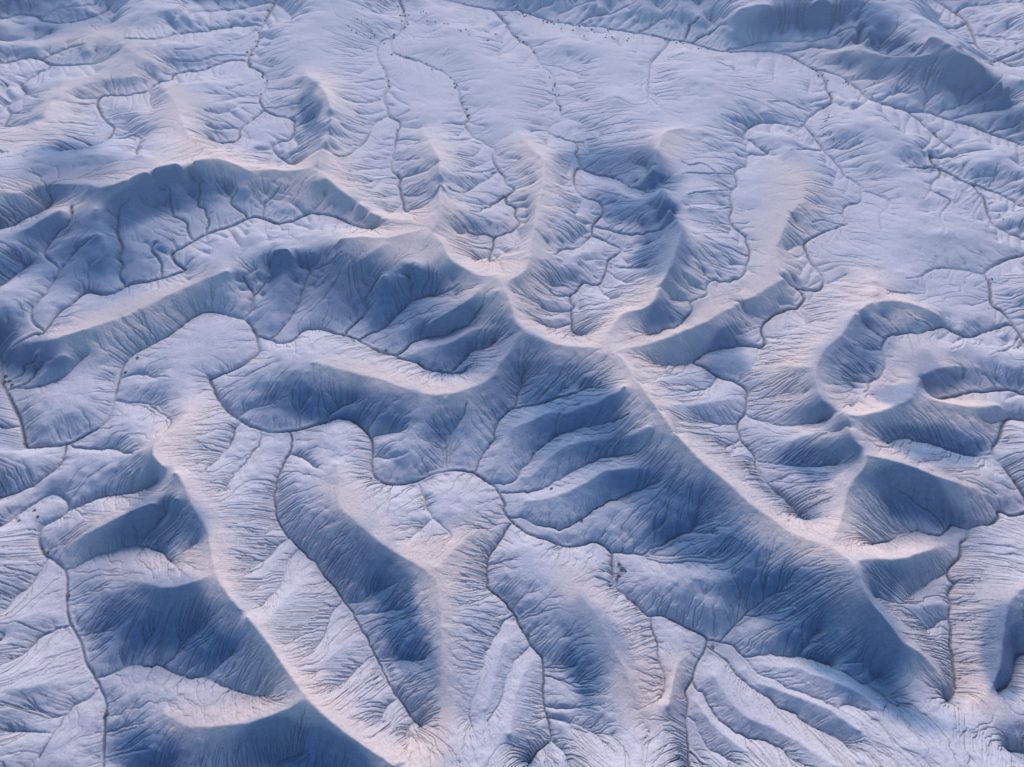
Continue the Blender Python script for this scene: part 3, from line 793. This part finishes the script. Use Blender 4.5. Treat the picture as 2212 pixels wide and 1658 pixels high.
# ---------------------------------------------------------------- thin morning air
hm = bpy.data.materials.new('air'); hm.use_nodes = True; hn = hm.node_tree.nodes; hn.clear()
ho = hn.new('ShaderNodeOutputMaterial'); hv = hn.new('ShaderNodeVolumePrincipled'); hm.node_tree.links.new(hv.outputs['Volume'], ho.inputs['Volume'])
hv.inputs['Color'].default_value = (.72, .82, 1, 1); hv.inputs['Density'].default_value = HAZE; hv.inputs['Anisotropy'].default_value = .2
hb = bpy.data.meshes.new('haze'); zb, zt, e = FAR_Z-17, CAM_H+4, 4300
hb.from_pydata([(x, y, z) for z in (zb, zt) for x, y in ((-e, -e), (e, -e), (e, e), (-e, e))], [], [(3, 2, 1, 0), (4, 5, 6, 7), (0, 1, 5, 4), (1, 2, 6, 5), (2, 3, 7, 6), (3, 0, 4, 7)])
hb.materials.append(hm); hz = bpy.data.objects.new('haze', hb); SC.collection.objects.link(hz); hz['kind'] = 'stuff'
# ---------------------------------------------------------------- desert shrubs
def height_at(x, y):
    a, c = cell(np.array([[x, y]])); a = float(np.clip(a[0], 0, NU-2)); c = float(np.clip(c[0], 0, NV-2))
    i, j = int(a), int(c); f, g = a-i, c-j
    return float((H[j, i]*(1-f)+H[j, i+1]*f)*(1-g) + (H[j+1, i]*(1-f)+H[j+1, i+1]*f)*g)
def stand(px, py):
    z = 2.0
    for _ in range(8):
        w = ground(np.array([px]), np.array([py]), np.array([z]))[0]; z = .5*z + .5*height_at(w[0], w[1])
    return w[0], w[1], height_at(w[0], w[1])
def shrub_mesh(name, seed, n, cols):
    r = random.Random(seed); v = []; f = []
    for k in range(n):                                   # small leaf clumps through a low uneven dome
        th = r.uniform(0, 6.283); el = math.asin(r.uniform(.0, 1)); q = r.uniform(.55, 1)*(1+.25*math.sin(3*th+seed))
        c = (q*math.cos(th)*math.cos(el)*.5, q*math.sin(th)*math.cos(el)*.5, .06+q*math.sin(el)*.55)
        s = r.uniform(.07, .13); b = len(v)
        ax = [r.gauss(0, 1) for _ in range(3)]; l = math.sqrt(sum(t*t for t in ax)); ax = [t/l for t in ax]
        up = (0, 0, 1) if abs(ax[2]) < .8 else (1, 0, 0)
        u = (ax[1]*up[2]-ax[2]*up[1], ax[2]*up[0]-ax[0]*up[2], ax[0]*up[1]-ax[1]*up[0]); l = math.sqrt(sum(t*t for t in u)); u = [t/l for t in u]
        w = (ax[1]*u[2]-ax[2]*u[1], ax[2]*u[0]-ax[0]*u[2], ax[0]*u[1]-ax[1]*u[0])
        for p, t in ((-1, -.5), (.2, -.9), (1, .1), (.3, .9), (-.7, .7)):
            v.append(tuple(c[i]+s*(u[i]*p+w[i]*t) for i in range(3)))
        f.append(tuple(range(b, b+5)))
    for k in range(7):                                   # woody stems fanning from the root
        th = k*.9+r.random(); t = (math.cos(th)*.35, math.sin(th)*.35, .4); b = len(v)
        for e in ((0, 0, -.12), (t[0], t[1], t[2])):
            wd = .03 if e[2] < 0 else .012
            for a in (0, 2.1, 4.2): v.append((e[0]+wd*math.cos(a), e[1]+wd*math.sin(a), e[2]))
        for a in range(3): f.append((b+a, b+(a+1) % 3, b+3+(a+1) % 3, b+3+a))
    m = bpy.data.meshes.new(name); m.from_pydata(v, [], f); m.materials.append(cols); return m
def shrub_mat(name, a, b_):
    m, n, l, p = newmat(name); p.inputs['Roughness'].default_value = .9
    nz = n.new('ShaderNodeTexNoise'); nz.inputs['Scale'].default_value = 4; gx = n.new('ShaderNodeNewGeometry'); l.new(gx.outputs['Position'], nz.inputs['Vector'])
    rp = n.new('ShaderNodeValToRGB'); rp.color_ramp.elements[0].position = .4; rp.color_ramp.elements[1].position = .6
    rp.color_ramp.elements[0].color = (*a, 1); rp.color_ramp.elements[1].color = (*b_, 1)
    l.new(nz.outputs['Fac'], rp.inputs['Fac']); l.new(rp.outputs['Color'], p.inputs['Base Color']); return m
green = shrub_mat('dusty_sage', (.07, .08, .08), (.12, .13, .11))
tan = shrub_mat('dry_brush', (.16, .13, .12), (.24, .20, .17))
SM = [shrub_mesh('desert_shrub', k, 90, green) for k in range(4)]; TM = [shrub_mesh('dry_shrub', 10+k, 90, tan) for k in range(2)]
def put(name, mesh, px, py, size, label, group):
    x, y, z = stand(px, py)
    o = bpy.data.objects.new(name, mesh); SC.collection.objects.link(o)
    o.location = (x, y, z-.03*size); o.rotation_euler = (0, 0, random.uniform(0, 6.28))
    o.scale = (size*random.uniform(.85, 1.2), size*random.uniform(.85, 1.2), size*random.uniform(.7, 1.0))
    o['label'] = label; o['category'] = 'shrub'
    if group: o['group'] = group
# shrubs one can point to, in the nearer channels: tile, pixel, size, kind, label
NEAR = [('A1', 855, 733, .55, 0, 'dark shrub on the pale knob, the higher of two inside the big meander'),
 ('A1', 780, 825, .6, 0, 'low dark shrub by the big meander, the lower of two on the pale knob'),
 ('A1', 38, 850, .7, 0, 'green shrub topmost of the clump where the left side gully meets the channel'),
 ('A1', 62, 880, .6, 0, 'small green shrub at the right of the clump by the left channel junction'),
 ('A1', 30, 884, .6, 0, 'green shrub on the bed at the left of the clump by the left channel junction'),
 ('A1', 75, 905, .6, 0, 'green shrub lowest of the clump by the left channel junction'),
 ('B1', 908, 690, .6, 1, 'tawny shrub beside the narrow gully under the blue central slope'),
 ('B1', 795, 1172, .5, 1, 'tawny shrub on the outer bank of the tight bend below the dark slope'),
 ('B1', 560, 1138, .4, 1, 'little dry shrub on the bank where a side gully meets the looping channel'),
 ('C2', 865, 395, .55, 1, 'dry brown shrub at the top of the cluster east of the bend'),
 ('C2', 886, 425, .6, 1, 'dry brown shrub, widest of the cluster east of the bend'),
 ('C2', 905, 440, .4, 1, 'smallest dry shrub, rightmost of the cluster east of the bend'),
 ('C2', 862, 468, .5, 1, 'dry brown shrub in the lower half of the cluster east of the bend'),
 ('C2', 850, 492, .45, 1, 'dry shrub lowest of the cluster, close to the channel bank'),
 ('C2', 632, 125, .45, 0, 'lone dark shrub at the lip of the curved gully under the central spurs'),
 ('C2', 1326, 775, .45, 1, 'lone tawny shrub on the north bank upstream of the sharp elbow'),
 ('C2', 1443, 912, .5, 1, 'lone brown shrub in the fork below the sharp elbow of the channel'),
 ('C2', 303, 836, .4, 1, 'lone reddish shrub on the bank of the straight central channel'),
 ('A2', 215, 62, .5, 0, 'dark shrub on the terrace inside the small left loop, highest of three'),
 ('A2', 235, 100, .4, 0, 'small dark shrub on the left terrace, middle of three'),
 ('A2', 120, 125, .5, 0, 'dark shrub on the left terrace, nearest the picture edge of three'),
 ('A2', 300, 325, .6, 1, 'tawny shrub on the inside of the elbow of the left channel'),
 ('A2', 425, 595, .5, 0, 'green shrub on the right bank of the left channel where it runs straight'),
 ('A2', 665, 1325, .6, 1, 'wide dry shrub on the right bank low down the left channel'),
 ('C1', 482, 1213, .45, 0, 'dark shrub in the bed of the upper of the long parallel gullies'),
 ('C1', 445, 1550, .5, 0, 'dark shrub on the pale apron between two gully mouths at centre')]
for tl, a, b_, s, k, lab in NEAR:
    put('desert_shrub' if k == 0 else 'dry_shrub', (SM, TM)[k][random.randrange(2)], TX[tl[0]]+a/1.658, TY[int(tl[1])]+b_/1.658, s*1.1, lab, None)
# shrubs strung along the far washes
def along(txt, n, spread, group, label, size):
    p = parse('c 0 0 ' + txt)[0][3]; d = np.hypot(*np.diff(p, axis=0).T); c = np.concatenate([[0], np.cumsum(d)])
    rr = random.Random(len(txt))
    for _ in range(int(n*.8)):
        t = rr.uniform(0, c[-1]); i = min(int(np.searchsorted(c, t, side='right'))-1, len(p)-2); f = (t-c[i])/d[i]
        q = p[i]*(1-f)+p[i+1]*f
        put('desert_shrub', SM[rr.randrange(4)], q[0]+rr.gauss(0, spread), q[1]+rr.gauss(0, spread*.55), size*rr.uniform(.3, .7), label, group)
along('B0 215,0 180,80 130,170 110,260 60,350 60,410 120,440 165,500', 38, 7, 'shrubs along the far left wash', 'small dark shrub in the braided far wash left of centre', 1.25)
along('B0 120,440 165,500 150,560 120,610 150,680', 8, 5, 'shrubs in the lower far left wash', 'tiny dark shrub in the narrower lower reach of the left wash', .9)
along('B0 980,0 1010,60 1030,130 990,200 950,240', 20, 8, 'shrubs along the top centre wash', 'small dark shrub along the wash near the top edge at centre', 1.3)
along('B0 940,310 1000,350 1090,375 1180,410 1260,450 1330,510 1360,590 1390,680 1420,740', 30, 7, 'shrubs along the curving centre wash', 'small dark shrub on the curving gravel wash at upper centre', 1.0)
along('B0 870,400 905,460 925,550 890,610', 8, 5, 'shrubs by the centre gully', 'small dark shrub beside the short gully left of the curving wash', .9)
along('B0 620,100 760,230 800,300', 14, 45, 'scattered shrubs on the far flats', 'tiny shrub scattered on the pale far flat left of the forked wash', .9)
along('B0 1100,60 1250,140 1450,210 1640,250', 24, 28, 'scattered shrubs on the far terrace', 'tiny shrub scattered on the pale far terrace right of the forked wash', 1.1)
along('C0 230,68 330,95 450,135 600,158', 34, 18, 'shrubs beside the main far wash', 'small dark shrub on the broad flat beside the main far wash', 1.2)
along('C0 740,172 900,205 1050,225 1300,275 1420,305', 22, 9, 'shrubs on the straight far wash', 'small dark shrub lining the straight far wash under the hills', 1.1)
along('C0 560,170 700,220 900,260', 16, 28, 'scattered shrubs below the far wash', 'tiny shrub scattered on the pale slope below the main far wash', 1.0)
along('C0 80,60 150,130 200,210 260,265 320,300 350,350', 20, 6, 'shrubs on the right centre wash', 'small dark shrub at the head of the long thin wash right of centre', 1.1)
along('C0 370,400 430,450 460,520 475,620 500,690 500,745', 22, 5, 'shrubs lower on the right centre wash', 'small dark shrub on the lower reach of the long thin wash', .85)
along('D0 340,425 420,490 440,560 460,640 400,690', 20, 9, 'shrubs at the right wash bend', 'dark shrub in the gravel bend of the right hand wash', 1.0)
along('D0 400,700 430,800 440,900', 14, 14, 'shrubs on the right terrace', 'dark shrub on the pale terrace right of the deep straight channel', .8)
along('D0 500,490 640,560 690,610 800,655', 14, 6, 'shrubs under the blue hill', 'small shrub in the wash at the foot of the far blue hill', .9)
along('D0 1060,800 1150,880 1240,950 1300,960', 12, 6, 'shrubs at the hooked meander', 'dark shrub on the bank above the hooked meander at right', .75)
along('D0 1300,1050 1400,1090 1340,1150 1480,1300 1520,1380', 14, 9, 'shrubs right of the deep channel', 'dark shrub on the gravel flat beside the deep right edge channel', .7)
along('D0 540,1330 545,1400 300,1540 340,1640', 10, 6, 'shrubs in the notched gully', 'small dark shrub on the rim of the notched gully at right', .6)
along('D1 1430,200 1460,280 1465,390 1540,470', 14, 7, 'shrubs at the lower right edge channel', 'dark shrub in the channel bed near the right edge of the land', .55)
